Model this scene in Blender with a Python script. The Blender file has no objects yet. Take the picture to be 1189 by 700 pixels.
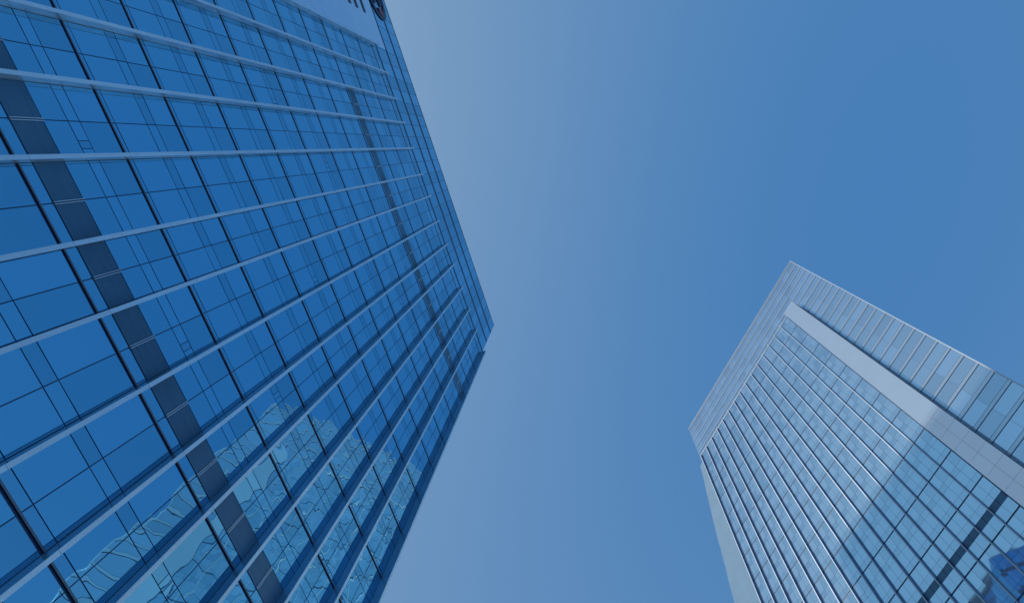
import bpy, math, random
from mathutils import Vector, Matrix

random.seed(11)
sc = bpy.context.scene
COL = sc.collection

# ------------------------------------------------------------------ camera
EYE = 1.6          # camera height above the plaza, metres
K = 16.0           # metres per unit of the survey below (1 unit = distance to the glass facade)
F_PX, W_PX, PP_X = 678.73, 1189.0, 122.0
cd = bpy.data.cameras.new('camera')
cam = bpy.data.objects.new('camera', cd)
COL.objects.link(cam)
cd.sensor_fit = 'HORIZONTAL'
cd.sensor_width = 36.0
cd.lens = 36.0 * F_PX / W_PX
cd.shift_x = -PP_X / W_PX
cd.clip_start, cd.clip_end = 0.1, 20000.0
AX = [[.25454754131764495, .9289837309222848, .2686908574753778],
      [-.9643469783594976, .264637471006286, -.0013835708525413853],
      [-.07239098381738364, -.25875903196044986, .9632254714452075]]
rows = [[a[0], -a[1], -a[2]] for a in AX]
m3 = Matrix(rows)
cam.matrix_world = Matrix.Translation((0, 0, EYE)) @ m3.to_4x4()
sc.camera = cam

# ------------------------------------------------------------------ sky, sun, exposure
SUN_AZ, SUN_EL = 114.0, 36.0
w = bpy.data.worlds.new('World')
sc.world = w
w.use_nodes = True
nt = w.node_tree
sky = nt.nodes.new('ShaderNodeTexSky')
sky.sky_type = 'NISHITA'
sky.sun_disc = False
sky.sun_elevation = math.radians(SUN_EL)
sky.sun_rotation = math.radians(90.0 - SUN_AZ)
sky.air_density, sky.dust_density, sky.ozone_density = 1.0, 4.0, 1.0
bw = nt.nodes.new('ShaderNodeRGBToBW')
nt.links.new(sky.outputs[0], bw.inputs[0])
ad = nt.nodes.new('ShaderNodeMath')
ad.operation = 'ADD'
ad.inputs[1].default_value = 1.0
nt.links.new(bw.outputs[0], ad.inputs[0])
dv = nt.nodes.new('ShaderNodeMath')
dv.operation = 'DIVIDE'
nt.links.new(bw.outputs[0], dv.inputs[0])
nt.links.new(ad.outputs[0], dv.inputs[1])
grade = nt.nodes.new('ShaderNodeMix')       # hazy sky: deep blue away from the sun, pale blue-white towards it
grade.data_type = 'RGBA'
grade.inputs[6].default_value = (.56, 2.02, 4.67, 1)
grade.inputs[7].default_value = (3.43, 4.81, 6.18, 1)
mr = nt.nodes.new('ShaderNodeMapRange')
mr.inputs[1].default_value, mr.inputs[2].default_value = .50, 1.0
nt.links.new(dv.outputs[0], mr.inputs[0])
nt.links.new(mr.outputs[0], grade.inputs[0])
nt.links.new(grade.outputs[2], nt.nodes['Background'].inputs[0])
nt.nodes['Background'].inputs[1].default_value = 0.10

sl = bpy.data.lights.new('sun', 'SUN')
sl.energy = 2.0
sl.angle = math.radians(0.3)
sl.color = (1.0, .96, .88)
sun = bpy.data.objects.new('sun', sl)
COL.objects.link(sun)
az, el = math.radians(SUN_AZ), math.radians(SUN_EL)
SUN = Vector((math.cos(az) * math.cos(el), math.sin(az) * math.cos(el), math.sin(el)))
sun.rotation_euler = (-SUN).to_track_quat('-Z', 'Y').to_euler()
sun.location = (0, 0, 150)

sc.view_settings.view_transform = 'Standard'
sc.view_settings.look = 'None'
sc.view_settings.exposure = 0.0
sc.view_settings.gamma = 1.0


# ------------------------------------------------------------------ materials
def new_mat(name):
    m = bpy.data.materials.new(name)
    m.use_nodes = True
    n = m.node_tree
    n.nodes.clear()
    out = n.nodes.new('ShaderNodeOutputMaterial')
    return m, n, out


def island_value(n, lo, hi):
    g = n.nodes.new('ShaderNodeNewGeometry')
    r = n.nodes.new('ShaderNodeMapRange')
    r.inputs[3].default_value, r.inputs[4].default_value = lo, hi
    n.links.new(g.outputs['Random Per Island'], r.inputs[0])
    return r.outputs[0]


def wobble(n, scale, dist):
    tc = n.nodes.new('ShaderNodeTexCoord')
    nz = n.nodes.new('ShaderNodeTexNoise')
    nz.inputs['Scale'].default_value = scale
    nz.inputs['Detail'].default_value = 1.5
    bp = n.nodes.new('ShaderNodeBump')
    bp.inputs['Strength'].default_value = 1.0
    bp.inputs['Distance'].default_value = dist
    n.links.new(tc.outputs['Object'], nz.inputs['Vector'])
    n.links.new(nz.outputs['Fac'], bp.inputs['Height'])
    return bp.outputs['Normal']


def glass_mat(name, mirror, rough, diffuse, fac, bscale, bdist, jitter=.12, mj=.10, edge=(.8, .9, 1.0)):
    """coated curtain-wall glass: tinted mirror reflection over a little body colour (blinds and rooms behind)"""
    m, n, out = new_mat(name)
    nrm = wobble(n, bscale, bdist)
    v = island_value(n, 1 - jitter, 1 + jitter)
    gl = n.nodes.new('ShaderNodeBsdfGlossy')
    gl.inputs['Roughness'].default_value = rough
    lw = n.nodes.new('ShaderNodeLayerWeight')
    lw.inputs[0].default_value = .35
    cm = n.nodes.new('ShaderNodeMix')
    cm.data_type = 'RGBA'
    cm.inputs[6].default_value = (*mirror, 1)
    cm.inputs[7].default_value = (*edge, 1)
    n.links.new(lw.outputs['Fresnel'], cm.inputs[0])
    v2 = island_value(n, 1 - mj, 1 + mj)
    tm = n.nodes.new('ShaderNodeMix')
    tm.data_type = 'RGBA'
    tm.blend_type = 'MULTIPLY'
    tm.inputs[0].default_value = 1.0
    n.links.new(cm.outputs[2], tm.inputs[6])
    n.links.new(v2, tm.inputs[7])
    n.links.new(tm.outputs[2], gl.inputs['Color'])
    n.links.new(nrm, gl.inputs['Normal'])
    n.links.new(nrm, lw.inputs['Normal'])
    df = n.nodes.new('ShaderNodeBsdfDiffuse')
    mc = n.nodes.new('ShaderNodeMix')
    mc.data_type = 'RGBA'
    mc.blend_type = 'MULTIPLY'
    mc.inputs[0].default_value = 1.0
    mc.inputs[6].default_value = (*diffuse, 1)
    n.links.new(v, mc.inputs[7])
    n.links.new(mc.outputs[2], df.inputs['Color'])
    mx = n.nodes.new('ShaderNodeMixShader')
    mx.inputs[0].default_value = fac
    n.links.new(df.outputs[0], mx.inputs[1])
    n.links.new(gl.outputs[0], mx.inputs[2])
    n.links.new(mx.outputs[0], out.inputs[0])
    return m


def metal_mat(name, col, rough, metallic=0.0, spec=.5, jitter=.06, noise=.06, nscale=.8, stretch=(1, 1, 1)):
    m, n, out = new_mat(name)
    p = n.nodes.new('ShaderNodeBsdfPrincipled')
    p.inputs['Roughness'].default_value = rough
    p.inputs['Metallic'].default_value = metallic
    p.inputs['Specular IOR Level'].default_value = spec
    v = island_value(n, 1 - jitter, 1 + jitter)
    tc = n.nodes.new('ShaderNodeTexCoord')
    mp = n.nodes.new('ShaderNodeMapping')
    mp.inputs['Scale'].default_value = stretch
    nz = n.nodes.new('ShaderNodeTexNoise')
    nz.inputs['Scale'].default_value = nscale
    nz.inputs['Detail'].default_value = 4
    n.links.new(tc.outputs['Object'], mp.inputs[0])
    n.links.new(mp.outputs[0], nz.inputs['Vector'])
    r = n.nodes.new('ShaderNodeMapRange')
    r.inputs[1].default_value, r.inputs[2].default_value = .3, .7
    r.inputs[3].default_value, r.inputs[4].default_value = 1 - noise, 1 + noise
    n.links.new(nz.outputs['Fac'], r.inputs[0])
    mu = n.nodes.new('ShaderNodeMath')
    mu.operation = 'MULTIPLY'
    n.links.new(v, mu.inputs[0])
    n.links.new(r.outputs[0], mu.inputs[1])
    mc = n.nodes.new('ShaderNodeMix')
    mc.data_type = 'RGBA'
    mc.blend_type = 'MULTIPLY'
    mc.inputs[0].default_value = 1.0
    mc.inputs[6].default_value = (*col, 1)
    n.links.new(mu.outputs[0], mc.inputs[7])
    n.links.new(mc.outputs[2], p.inputs['Base Color'])
    n.links.new(p.outputs[0], out.inputs[0])
    return m


M = dict(
    glass_deep=glass_mat('deep_blue_glass', (.17, .54, .76), .012, (.004, .04, .09), .93, .60, .012, edge=(.75, .95, 1.0)),
    glass_pale=glass_mat('pale_blue_glass', (.37, .72, 1.0), .03, (.46, .46, .44), .72, .25, .006, jitter=.30, mj=.05, edge=(.48, .76, 1.0)),
    glass_crown=glass_mat('crown_glass', (.40, .72, 1.0), .05, (.44, .45, .44), .70, .2, .004, jitter=.08, edge=(.5, .72, 1.0)),
    glass_crown_deep=glass_mat('deep_crown_glass', (.16, .48, .68), .03, (.03, .06, .10), .85, .2, .004, jitter=.1),
    frame=metal_mat('dark_frame', (.024, .075, .17), .35, spec=.35),
    fin=metal_mat('glint_streaked_aluminium', (.92, .96, .98), .28, metallic=.45, jitter=.14, noise=.26, nscale=.9, stretch=(2, 2, .8)),  # stretched noise paints in streaks of reflected light
    fin_dark=metal_mat('painted_fin_shade', (.14, .37, .56), .25, metallic=.3, jitter=.12, noise=.1),  # shade of one fin side, put into its colour
    fin_shade2=metal_mat('painted_navy_fin_shade', (.06, .19, .36), .3, metallic=.2, jitter=.1),  # same painted shade for the pale tower's fins
    fin_pale=metal_mat('pale_aluminium', (.80, .90, .96), .3, metallic=.6, jitter=.05),
    ledge=glass_mat('pale_ledge_glass', (.40, .70, .95), .08, (.62, .62, .60), .55, .2, .003, jitter=.05, edge=(.5, .72, 1.0)),
    fin_grey=metal_mat('grey_aluminium', (.49, .56, .65), .45, metallic=.25, jitter=.05),
    sill=metal_mat('grey_sill', (.16, .20, .25), .4, metallic=.3),
    louvre=metal_mat('dark_louvre', (.075, .215, .35), .42, spec=.35, jitter=.03, noise=.16, nscale=.35),
    rail=metal_mat('pale_rail', (.70, .80, .88), .3, metallic=.4),
    panel=metal_mat('pale_panel', (.68, .77, .88), .10, metallic=.58, jitter=.02, noise=.02, nscale=.3),
    sign=metal_mat('sign_panel', (.70, .86, 1.0), .15, metallic=.8, jitter=.03, noise=.05),
    side=metal_mat('side_wall_render', (.15, .285, .42), .6, metallic=.2, noise=.07, nscale=.5),
    navy=metal_mat('navy_emblem', (.006, .02, .07), .4),
    red=metal_mat('red_emblem', (.30, .03, .09), .4),
    white=metal_mat('white_emblem', (.5, .6, .7), .4),
    roof=metal_mat('grey_roof', (.2, .21, .22), .8),
    conc=metal_mat('concrete', (.30, .30, .30), .8, noise=.15),
    paving=metal_mat('granite_paving', (.26, .26, .27), .75, noise=.2, nscale=.4),
    asphalt=metal_mat('asphalt', (.05, .05, .052), .85, noise=.25, nscale=.3),
)


# ------------------------------------------------------------------ building helpers
class Frame:
    """a facade: u runs along the wall, h goes up, o points out of the wall (units of K metres, h from eye level)"""
    def __init__(self, origin, u, o):
        self.p, self.u, self.o = Vector((*origin, 0)), Vector((*u, 0)), Vector((*o, 0))
        self.flip = self.u.cross(Vector((0, 0, 1))).dot(self.o) < 0

    def pt(self, u, h, o=0.0):
        v = (self.p + self.u * u + self.o * o) * K
        v.z = EYE + h * K
        return v


class MB:
    def __init__(self):
        self.v, self.f, self.s = [], [], []

    def hexa(self, pts, flip=False, slot=0):
        """pts: back face 4 (ccw from outside), front face 4"""
        b = len(self.v)
        self.v += [tuple(p) for p in pts]
        fs = [(3, 2, 1, 0), (4, 5, 6, 7), (0, 1, 5, 4), (1, 2, 6, 5), (2, 3, 7, 6), (3, 0, 4, 7)]
        for q in fs:
            q = tuple(b + i for i in q)
            self.f.append(tuple(reversed(q)) if flip else q)
            self.s.append(slot)

    def box(self, fr, u0, u1, h0, h1, o0, o1, tilt=0.0, slot=0):
        du, dh = (u1 - u0) * K, (h1 - h0) * K
        a, b = random.gauss(0, tilt), random.gauss(0, tilt)
        P = []
        for (o, front) in ((o0, 0), (o1, 1)):
            for (uu, hh, sx, sy) in ((u0, h0, -1, -1), (u1, h0, 1, -1), (u1, h1, 1, 1), (u0, h1, -1, 1)):
                q = fr.pt(uu, hh, o)
                if front and tilt:
                    q = q + fr.o * (a * sx * du / 2 + b * sy * dh / 2)
                P.append(q)
        self.hexa(P, fr.flip, slot)

    def prism(self, fr, poly, o0, o1, slot=0):
        """polygon in (u, h), ccw seen from outside, given thickness"""
        b, n = len(self.v), len(poly)
        for o in (o0, o1):
            self.v += [tuple(fr.pt(u, h, o)) for (u, h) in poly]
        fs = [tuple(range(n))[::-1], tuple(range(n, 2 * n))]
        fs += [(i, (i + 1) % n, n + (i + 1) % n, n + i) for i in range(n)]
        for q in fs:
            q = tuple(b + i for i in q)
            self.f.append(tuple(reversed(q)) if fr.flip else q)
            self.s.append(slot)

    def build(self, name, mats, parent=None):
        me = bpy.data.meshes.new(name)
        o = bpy.data.objects.new(name, me)
        c = Vector((0, 0, 0))
        if parent is not None:
            c = parent.location
        me.from_pydata([(x - c.x, y - c.y, z - c.z) for x, y, z in self.v], [], self.f)
        for mt in (mats if isinstance(mats, (list, tuple)) else [mats]):
            me.materials.append(mt)
        for i, s in enumerate(self.s):
            me.polygons[i].material_index = s
        me.update()
        COL.objects.link(o)
        if parent is not None:
            PENDING.append((o, parent))
        return o


PENDING = []


def attach():
    for o, p in PENDING:
        o.parent = p
    PENDING.clear()


def sub(o, parent):
    """make o (built in the coordinates of the same tower) a part of a part"""
    PENDING[:] = [(a, b) for a, b in PENDING if a is not o]
    PENDING.append((o, parent))


def thing(name, label, cat, loc, group=None):
    e = bpy.data.objects.new(name, None)
    COL.objects.link(e)
    e.location = loc
    e['label'], e['category'] = label, cat
    if group:
        e['group'] = group
    return e


GND = -EYE / K     # ground level in survey units


# ------------------------------------------------------------------ ground
def sheet(name, x0, x1, y0, y1, z, mat, thick=None):
    mb = MB()
    if thick:
        mb.hexa([(x0, y0, z - thick), (x1, y0, z - thick), (x1, y1, z - thick), (x0, y1, z - thick),
                 (x0, y0, z), (x1, y0, z), (x1, y1, z), (x0, y1, z)])
    else:
        mb.v += [(x0, y0, z), (x1, y0, z), (x1, y1, z), (x0, y1, z)]
        mb.f.append((0, 1, 2, 3))
        mb.s.append(0)
    o = mb.build(name, mat)
    o['kind'] = 'structure'
    return o


sheet('ground', -6000, 6000, -6000, 6000, -.13, M['asphalt'])
sheet('pavement', -70, 90, -60, 90, 0.0, M['paving'], thick=.12)

# ------------------------------------------------------------------ deep blue glass tower (facade y = 1)
F1 = Frame((0, 1), (1, 0), (0, -1))
ROOF1, FIN_TOP = 4.548, 3.912
XR, XL, BACK1 = 1.192, -2.60, 2.7
tower = thing('glass_office_tower',
              'deep blue mirror-glass office tower with long pale vertical fins and two dark louvred bands',
              'tower', (K * (XL + XR) / 2, K * (1 + BACK1) / 2, 0))

# body behind the glass: one dark box with the roof
mb = MB()
mb.hexa([(K * XL, K * 1.0015, 0), (K * XR, K * 1.0015, 0), (K * XR, K * BACK1, 0), (K * XL, K * BACK1, 0),
         (K * XL, K * 1.0015, EYE + K * ROOF1), (K * XR, K * 1.0015, EYE + K * ROOF1),
         (K * XR, K * BACK1, EYE + K * ROOF1), (K * XL, K * BACK1, EYE + K * ROOF1)])
mb.build('frame', M['frame'], tower)

FINX = [-.858, -.690, -.537, -.391, -.2335, -.0667, .0747, .239, .400, .5395, .706, .861, 1.014, 1.184]
LEFTX = [-1.02, -1.18, -1.34, -1.50, -1.66, -1.82, -1.98, -2.14, -2.30, -2.46]
COLS = LEFTX[::-1] + FINX
FW = .0040                      # half thickness of a fin
FD = .0255                      # how far a fin stands out
THICK = [.634, .870, 1.184, 1.463, 1.697, 1.933, 2.170, 2.407, 2.644, 2.883, 3.120, 3.357, 3.593, 3.840, 3.925]
low = []
hh = .634
while hh - .2365 > GND + .05:
    hh -= .2365
    low.append(hh)
ROWS = [GND + .004] + low[::-1] + THICK
TK, TN = .0039, .0011           # half widths of the thick and thin dark lines
GO0, GO1 = -.0014, 0.0          # pane back and front
TILT1 = .0028

pending_cells = []


def cut(lo, hi, inner):
    """pane intervals between two thick lines"""
    xs = [lo + TK] + sorted(x for x in inner if lo + 2 * TK < x < hi - 2 * TK) + [hi - TK]
    return [(a + (TN if i else 0), b - (TN if i < len(xs) - 2 else 0)) for i, (a, b) in enumerate(zip(xs[:-1], xs[1:]))]


def row_lines(lo, hi):
    if abs(hi - 1.463) < 1e-6:      # floor with the dark louvre band
        return [1.217, 1.290, 1.350, 1.380]
    if abs(lo - 3.120) < 1e-6:
        return [3.142, 3.224, 3.245, 3.275]
    if abs(hi - 1.184) < 1e-6:
        return [.898, 1.012, 1.044]
    if hi - lo < .15:
        return []
    return [lo + .0175, hi - .112, hi - .081]


def pane_grid(mb, fr, u0, u1, lo, hi, inner, tilt, o0, o1, edge_u, skip=None, mull=TN):
    um = (u0 + u1) / 2
    for (a, b) in cut(lo, hi, inner):
        if skip and skip(a, b):
            continue
        for (p, q) in ((u0 + edge_u, um - mull), (um + mull, u1 - edge_u)):
            if .024 < b - a < .034 and random.random() < .07:      # a small vent sash let into the spandrel
                m1, m2 = p + (q - p) * .55, p + (q - p) * .78
                for (c, d) in ((p, m1 - .0008), (m1 + .0008, m2 - .0008), (m2 + .0008, q)):
                    mb.box(fr, c, d, a, b, o0, o1, tilt)
            else:
                mb.box(fr, p, q, a, b, o0, o1, tilt)


cells = []
for ci in range(len(COLS) - 1):
    x0, x1 = COLS[ci], COLS[ci + 1]
    for ri in range(len(ROWS) - 1):
        lo, hi = ROWS[ri], ROWS[ri + 1]
        if x1 < -.86 and lo > 2.3 and ri < len(ROWS):
            continue                                   # plain sign panel there
        cells.append((x0, x1, lo, hi, ci, ri))


def cam_px(p):
    d = m3.transposed() @ (p - Vector((0, 0, EYE)))
    if d.z >= -1e-3:
        return None
    return (W_PX / 2 + PP_X + F_PX * d.x / -d.z, 350 - F_PX * d.y / -d.z)


def seen_area(fr, u0, u1, h0, h1, o=0.0):
    """how large a cell shows in the photograph (to pick which windows become parts of their own)"""
    q = [cam_px(fr.pt(u, h, o)) for (u, h) in ((u0, h0), (u1, h0), (u1, h1), (u0, h1))]
    if any(k is None for k in q):
        return 0
    q = [(min(max(x, 0), 1189), min(max(y, 0), 700)) for x, y in q]
    return abs(sum(q[i][0] * q[(i + 1) % 4][1] - q[(i + 1) % 4][0] * q[i][1] for i in range(4))) / 2


def band_kind(x0, lo):
    if abs(lo - 1.184) < 1e-6:
        return (1.2170, 1.2900)
    if abs(lo - 3.120) < 1e-6 and x0 > -.55:
        return (3.142, 3.224)
    return None


cells.sort(key=lambda c: -seen_area(F1, *c[:4]))
rest = MB()
rest_sill = MB()
for i, (x0, x1, lo, hi, ci, ri) in enumerate(cells):
    own = i < 100 and seen_area(F1, x0, x1, lo, hi) > 1
    mb = MB() if own else rest
    ms = MB() if own else rest_sill
    bk = band_kind(x0, lo)
    sk = (lambda a, b: bk[0] - .001 < (a + b) / 2 < bk[1] + .001) if bk else None
    lines = row_lines(lo, hi)
    if not bk and abs(lo - 3.120) < 1e-6:
        lines = [lo + .0175, hi - .112, hi - .081]
    if bk and own:                       # the glass below the louvre is a window of its own
        m_low = MB()
        pane_grid(m_low, F1, x0, x1, lo, hi, lines, TILT1, GO0, GO1, FW + .0012, lambda a, b: a > bk[0] - .002)
        m_low.build('spandrel', M['glass_deep'], tower)
        sk = lambda a, b: a < bk[1] - .002
    pane_grid(mb, F1, x0, x1, lo, hi, lines, TILT1, GO0, GO1, FW + .0012, sk)
    ms.box(F1, x0 + FW + .0012, x1 - FW - .0012, lo + TK - .0018, lo + TK + .0022, .0002, .0012)
    if own:
        wn = mb.build('window', M['glass_deep'], tower)
        sub(ms.build('sill', M['sill'], tower), wn)
    if bk:
        for (p, q) in ((x0 + FW + .001, (x0 + x1) / 2 - .0035), ((x0 + x1) / 2 + .0035, x1 - FW - .001)):
            lv = MB()
            n = 9
            for k in range(n):
                a = bk[0] + .0015 + (bk[1] - bk[0] - .003) * k / n
                b = bk[0] + .0015 + (bk[1] - bk[0] - .003) * (k + .988) / n
                lv.box(F1, p, q, a, b, -.0012, .0006 + random.uniform(-.0001, .0001), .003)
            PENDING_LV = lv.build('louvre', M['louvre'], tower)
        rl = MB()
        xm = (x0 + x1) / 2
        for s in (-.0028, .0016):
            rl.box(F1, xm + s, xm + s + .0017, bk[0], bk[1], -.0012, .0030)
        rl.build('louvre_rail', M['rail'], tower)
o = rest.build('windows', M['glass_deep'], tower)
o['kind'] = 'stuff'
o = rest_sill.build('sills', M['sill'], tower)
o['kind'] = 'stuff'

# fins, in lengths one storey tall
cuts_h = [GND + .01] + low[::-1] + [t for t in THICK if t < 3.9] + [FIN_TOP]
for k, x in enumerate(COLS):
    mb = MB()
    top = FIN_TOP if x > -.9 else 2.40
    corner = k == len(COLS) - 1
    fd = .030 if corner else FD
    fc = MB()
    for a, b in zip(cuts_h[:-1], cuts_h[1:]):
        if a >= top - .02:
            break
        b = min(b, top)
        s = random.gauss(0, .00010)
        mb.box(F1, x - FW * .4 + s, x + FW + s, a + .0003, b - .0003, -.001, fd + random.gauss(0, .0001), .004)
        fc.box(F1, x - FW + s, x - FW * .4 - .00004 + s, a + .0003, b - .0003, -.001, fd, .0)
    f = mb.build('fin', M['fin'], tower)
    sub(fc.build('shade_side', M['fin_dark'], tower), f)  # dark strip paints the dim side of the fin
    # a slim nosing along the outer edge, a little paler
    nz = MB()
    for a, b in zip(cuts_h[:-1], cuts_h[1:]):
        if a >= top - .02:
            break
        b = min(b, top)
        nz.box(F1, x - FW - .0006, x + FW + .0006, a + .0003, b - .0003, fd + .0002, fd + .0016)
    sub(nz.build('nosing', M['fin_pale'], tower), f)

# crown above the fins: glass courses between broad dark grooves
CROWN = [(3.952, 4.125), (4.165, 4.335), (4.378, ROOF1 - .004)]
cx = [XL] + COLS[:-1] + [XR]
for (a, b) in CROWN:
    mb = MB()
    for x0, x1 in zip(cx[:-1], cx[1:]):
        if x1 < -.86 and a < 3.95:
            continue
        xm = (x0 + x1) / 2
        for (p, q) in ((x0 + .0012, xm - .0012), (xm + .0012, x1 - .0012)):
            mb.box(F1, p, q, a, b, GO0, GO1, .0006)
    mb.build('crown_glazing', M['glass_deep'], tower)
mb = MB()
mb.box(F1, XL, XR + .002, ROOF1 + .0005, ROOF1 + .010, -.03, .002)
mb.build('parapet', M['fin'], tower)

# plain sign panel and the emblem at the left end of the crown
mb = MB()
hs = [2.407, 2.80, 3.20, 3.60, 4.128]
for a, b in zip(hs[:-1], hs[1:]):
    for x0 in (-2.6, -2.25, -1.9, -1.55, -1.2):
        mb.box(F1, x0 + .0006, min(x0 + .3494, -.866), a + .0006, b - .0006, -.001, .002, .0004)
sp = mb.build('sign_panel', M['sign'], tower)
mb = MB()
for hc in (3.705, 3.815, 3.945):
    mb.box(F1, -1.75, -1.055, hc - .018, hc + .018, .0025, .0045)
sub(mb.build('slot', M['navy'], tower), sp)


def emblem():
    c = Vector((-1.165, 4.315))
    mb = MB()

    def ring(cx_, cy_, rx, ry, wd, a0, a1, o0, o1, n=18):
        for i in range(n):
            t0, t1 = a0 + (a1 - a0) * i / n, a0 + (a1 - a0) * (i + 1) / n
            P = [(cx_ + r1 * math.cos(t), cy_ + r2 * math.sin(t)) for (r1, r2, t) in
                 ((rx, ry, t0), (rx, ry, t1), (rx - wd, ry - wd * 1.3, t1), (rx - wd, ry - wd * 1.3, t0))]
            mb.prism(F1, P, o0, o1)
    ring(c.x - .09, c.y, .175, .165, .030, -1.75, 1.75, .002, .006, 24)
    ring(c.x - .11, c.y - .055, .10, .045, .02, -1.6, 1.6, .002, .0062, 12)
    ring(c.x - .11, c.y + .060, .10, .045, .02, -1.6, 1.6, .002, .0062, 12)
    e = mb.build('emblem', M['navy'], tower)
    mb2 = MB()
    P = [(c.x + .030 + .028 * math.cos(t * math.pi / 6), c.y + .01 + .045 * math.sin(t * math.pi / 6)) for t in range(12)]
    mb2.prism(F1, P, .0063, .009)
    sub(mb2.build('emblem_spot', M['red'], tower), e)


emblem()

# the other three sides, glazed storey by storey so that the tower is whole from any side
for (fr, ln) in ((Frame((XR, 1.0015), (0, 1), (1, 0)), BACK1 - 1.0015),
                 (Frame((XR, BACK1), (-1, 0), (0, 1)), XR - XL),
                 (Frame((XL, BACK1), (0, -1), (-1, 0)), BACK1 - 1.0015)):
    mb = MB()
    n = round(ln / .16)
    for i in range(n):
        for lo, hi in zip(ROWS[:-1], ROWS[1:]):
            mb.box(fr, ln * i / n + .003, ln * (i + 1) / n - .003, lo + TK, hi - TK, 0.0001, .0012, .0015)
        mb.box(fr, ln * i / n + .003, ln * (i + 1) / n - .003, 3.945, ROOF1 - .004, 0.0001, .0012, .0015)
    o = mb.build('side_glazing', M['glass_deep'], tower)
    o['kind'] = 'stuff'
attach()

# ------------------------------------------------------------------ pale tower (facade n.P = D2)
DX, DY = .73104071, .68233385
NX, NY = DY, -DX
D2, T0 = 6.8 * .39668, -.02702
# u = -t so that u, up, out is right-handed
F2 = Frame((DX * T0 + NX * D2, DY * T0 + NY * D2), (-DX, -DY), (-NX, -NY))
REC = .085                      # the crown and corner screen stand back behind the main glazing
SC = (D2 + REC) / D2
TC = .027
t_rec = lambda t: (t - TC) * SC + TC
h_rec = lambda h: h * SC
ROOF2, TL2 = h_rec(6.242), t_rec(2.288)
DEPTH2 = 2.0
c0 = F2.pt(-1.2, 0, -1.0)
tower2 = thing('office_tower',
               'paler blue-grey glass tower with a broad white vertical strip near its corner',
               'tower', (c0.x, c0.y, 0))
MAIN_TOP = 5.590
mb = MB()
mb.box(F2, -TL2, -.004, GND, ROOF2, -REC - DEPTH2, -REC - .0016)       # tall body behind
mb.box(F2, -2.262, -.352, GND, MAIN_TOP, -REC - .0010, -.0016)         # projecting main body
mb.build('frame', M['frame'], tower2)

# crown and corner screen
LEDGE = [h_rec(3.921 + .1347 * k) for k in range(-30, 18)]
LEDGE = [h for h in LEDGE if GND + .02 < h < ROOF2 - .01]
S0, S1 = .004, t_rec(.352) + .02
sc_b = MB()
cr_b = MB()
for lo, hi in zip([GND] + LEDGE, LEDGE + [ROOF2]):
    full = lo > MAIN_TOP - .12
    segs = [(S0, S1)] if not full else [(S0 + (TL2 - S0) * i / 20, S0 + (TL2 - S0) * (i + 1) / 20) for i in range(20)]
    if not full:
        segs = [(S0, (S0 + S1) / 2), ((S0 + S1) / 2, S1)]
    for (a, b) in segs:
        (cr_b if full else sc_b).box(F2, -b + .0006, -a - .0006, lo + .0182, hi - .0182 if hi < ROOF2 else hi - .002, -REC - .0014, -REC, .0012)
sc_b.build('corner_screen', M['glass_crown'], tower2)
cr_b.build('crown_glazing', M['glass_crown'], tower2)
for h in LEDGE:
    full = h > MAIN_TOP - .12
    mb = MB()
    mb.box(F2, -(TL2 if full else S1), -S0, h - .0135, h + .0135, -REC - .0010, -REC + .0022)
    mb.build('ledge', M['ledge'], tower2)
mb = MB()
mb.box(F2, -.0075, .0005, GND, ROOF2, -REC - .03, -REC + .004)
mb.build('corner_trim', M['fin_grey'], tower2)
mb = MB()
mb.box(F2, -TL2, .0005, ROOF2 + .0005, ROOF2 + .012, -REC - DEPTH2, -REC + .003)
mb.build('roof', M['fin_grey'], tower2)

# white strip
mb = MB()
sx = [-.5085, -.430, -.354]
hs = [GND + .002 + .1347 * i for i in range(24)]
hs = [h for h in hs if h < 3.15] + [3.155]
for lo, hi in zip(hs[:-1], hs[1:]):
    for a, b in zip(sx[:-1], sx[1:]):
        mb.box(F2, a + .0006, b - .0006, lo + .0006, hi - .0006, -.02, .004, .0003)
mb.box(F2, sx[0] + .0006, sx[2] - .0006, 3.1562, 5.690, -.02, .004)
mb.build('white_strip', M['panel'], tower2)

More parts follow.
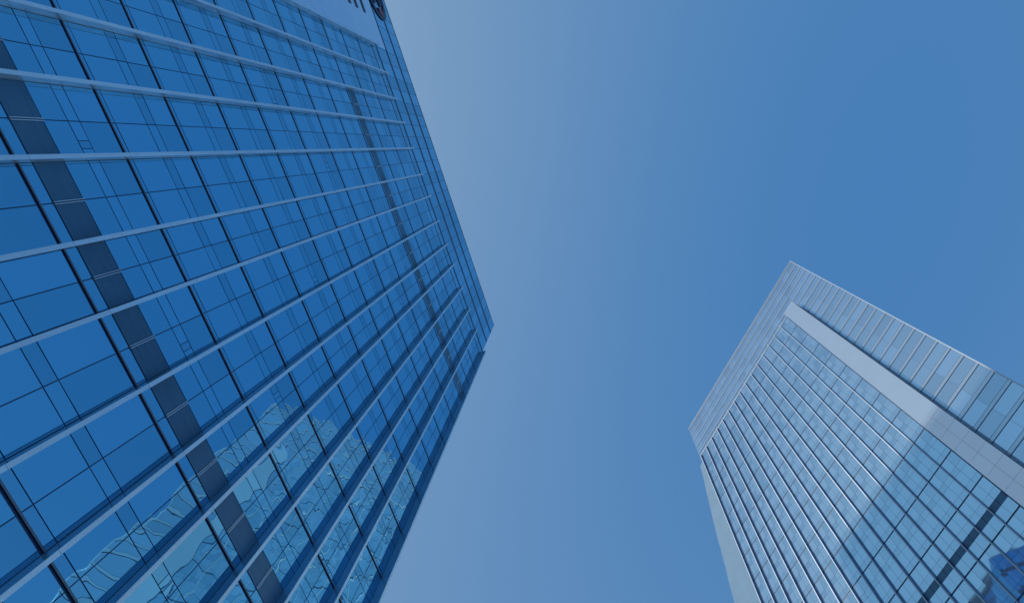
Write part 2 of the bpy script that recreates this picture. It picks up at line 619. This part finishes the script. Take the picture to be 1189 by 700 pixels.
# main glazing
FIN2 = [.512, .628, .744, .859, .975, 1.092, 1.209, 1.327, 1.441, 1.556, 1.675, 1.793, 1.909, 2.026, 2.141, 2.255]
ROWS2 = [2.353 + .2690 * k for k in range(-9, 13)]
ROWS2 = [GND] + [h for h in ROWS2 if GND + .1 < h < MAIN_TOP - .05] + [MAIN_TOP]
TK2, TN2 = .0050, .0006
cells2 = []
for a, b in zip(FIN2[:-1], FIN2[1:]):
    for lo, hi in zip(ROWS2[:-1], ROWS2[1:]):
        cells2.append((-b, -a, lo, hi))
cells2.sort(key=lambda c: -seen_area(F2, *c))
rest = MB()
for i, (u0, u1, lo, hi) in enumerate(cells2):
    own = i < 100 and seen_area(F2, u0, u1, lo, hi) > 1
    mb = MB() if own else rest
    band = lo < 2.36 < hi - .2 and lo > 2.3
    m_low = MB()
    fl = hi - lo
    lines = [lo + fl * .17, lo + fl * .5, lo + fl * .66]
    if band:
        lines = [2.4335, 2.4820, lo + fl * .66]
    xs = [lo + TK2] + lines + [hi - TK2]
    ivs = [(a + (TN2 if j else 0), b - (TN2 if j < len(xs) - 2 else 0)) for j, (a, b) in enumerate(zip(xs[:-1], xs[1:]))]
    um = (u0 + u1) / 2
    for j, (a, b) in enumerate(ivs):
        if band and j == 1:
            lv = MB()
            for (p, q) in ((u0 + .006, um - .0022), (um + .0022, u1 - .006)):
                lv.box(F2, p, q, a, b, -.0012, .0004, .001)
            lv.build('louvre', M['louvre'], tower2)
            continue
        for (p, q) in ((u0 + .0035, um - TN2), (um + TN2, u1 - .0035)):
            (m_low if band and own and j == 0 else mb).box(F2, p, q, a, b, -.0014, 0.0, .0022)
    if band and own:
        m_low.build('spandrel', M['glass_pale'], tower2)
    if own:
        mb.build('window', M['glass_pale'], tower2)
o = rest.build('windows', M['glass_pale'], tower2)
o['kind'] = 'stuff'
for t in FIN2[1:]:
    mb = MB()
    mb.box(F2, -t - .0016, -t + .0008, GND, 5.590, -.001, .0185)
    f = mb.build('fin', M['fin_grey'], tower2)
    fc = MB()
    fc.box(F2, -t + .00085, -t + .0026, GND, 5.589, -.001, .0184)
    sub(fc.build('shade_side', M['fin_shade2'], tower2), f)  # shaded side of the fin, painted as a navy strip
    nz = MB()
    nz.box(F2, -t - .0026, -t + .0028, GND, 5.595, .0187, .0210)
    sub(nz.build('nosing', M['fin_grey'], tower2), f)
mb = MB()
mb.box(F2, -2.262, -.511, MAIN_TOP + .0005, MAIN_TOP + .014, -REC + .006, .003)
mb.build('parapet', M['fin_grey'], tower2)

# flared plain wall along the far edge
edge = [(2.330, 5.48), (2.338, 5.40), (2.350, 5.30), (2.384, 5.05), (2.402, 4.90), (2.425, 4.70), (2.447, 4.50), (2.470, 4.25), (2.494, 4.02), (2.520, 3.76),
        (2.60, 3.0), (2.88, GND)]
rim = []
for (t, h), (t2, h2) in zip(edge[:-1], edge[1:]):
    n = max(2, int((h - h2) / .07))
    for i in range(n):
        rim.append((t + (t2 - t) * i / n + random.uniform(-.003, .003), h + (h2 - h) * i / n))
rim.append(edge[-1])
poly = [(-2.2640, GND), (-2.2640, 5.50)] + [(-t, h) for t, h in rim]
mb = MB()
mb.prism(F2, poly, -REC - .10, .0)
mb.build('side_wall', M['side'], tower2)

# its two other sides in view of nobody here, glazed plainly
P0 = F2.p
for (fr, ln) in ((Frame((F2.p + F2.u * -.004 + F2.o * (-REC - .0016)).xy, (NX, NY), (DX * -1, DY * -1)), DEPTH2),
                 (Frame((F2.p + F2.u * -TL2 + F2.o * (-REC - DEPTH2)).xy, (-NX, -NY), (DX, DY)), DEPTH2)):
    mb = MB()
    n = 16
    for i in range(n):
        for lo, hi in zip(LEDGE[:-1], LEDGE[1:]):
            mb.box(fr, ln * i / n + .003, ln * (i + 1) / n - .003, lo + .01, hi - .01, .0001, .0012, .001)
    o = mb.build('side_glazing', M['glass_pale'], tower2)
    o['kind'] = 'stuff'
attach()

# ------------------------------------------------------------------ unseen tower, added only to cast the shade on the pale one
u_h = Vector((SUN.x, SUN.y)).normalized()
A = F2.pt(-1.537, 3.163) / K
run = 15.0
E = Vector((A.x, A.y)) + u_h * run
top3 = 3.163 + run * math.tan(el)
F3 = Frame((E.x, E.y), (DX, DY), (NX, NY))          # added tower's wall towards the pale one; u runs away from its shade edge
F3 = Frame((E.x, E.y), (-DX, -DY), (NX, NY))
c3 = F3.pt(.9, 0, -.6)
tower3 = thing('shade_caster_tower', 'unseen tall slab added behind the deep blue tower to shade the pale one',
               'tower', (c3.x, c3.y, 0))
mb = MB()
mb.box(F3, 0, 2.2, GND, top3, -1.2, 0)
mb.build('wall', M['conc'], tower3)
mb = MB()
for i in range(16):
    for k in range(int((top3 - .2) / .25)):
        mb.box(F3, .04 + i * .134, .04 + i * .134 + .11, .1 + k * .25, .1 + k * .25 + .15, .0003, .0012, .001)
o = mb.build('windows', M['glass_deep'], tower3)
o['kind'] = 'stuff'
attach()
bpy.context.view_layer.update()
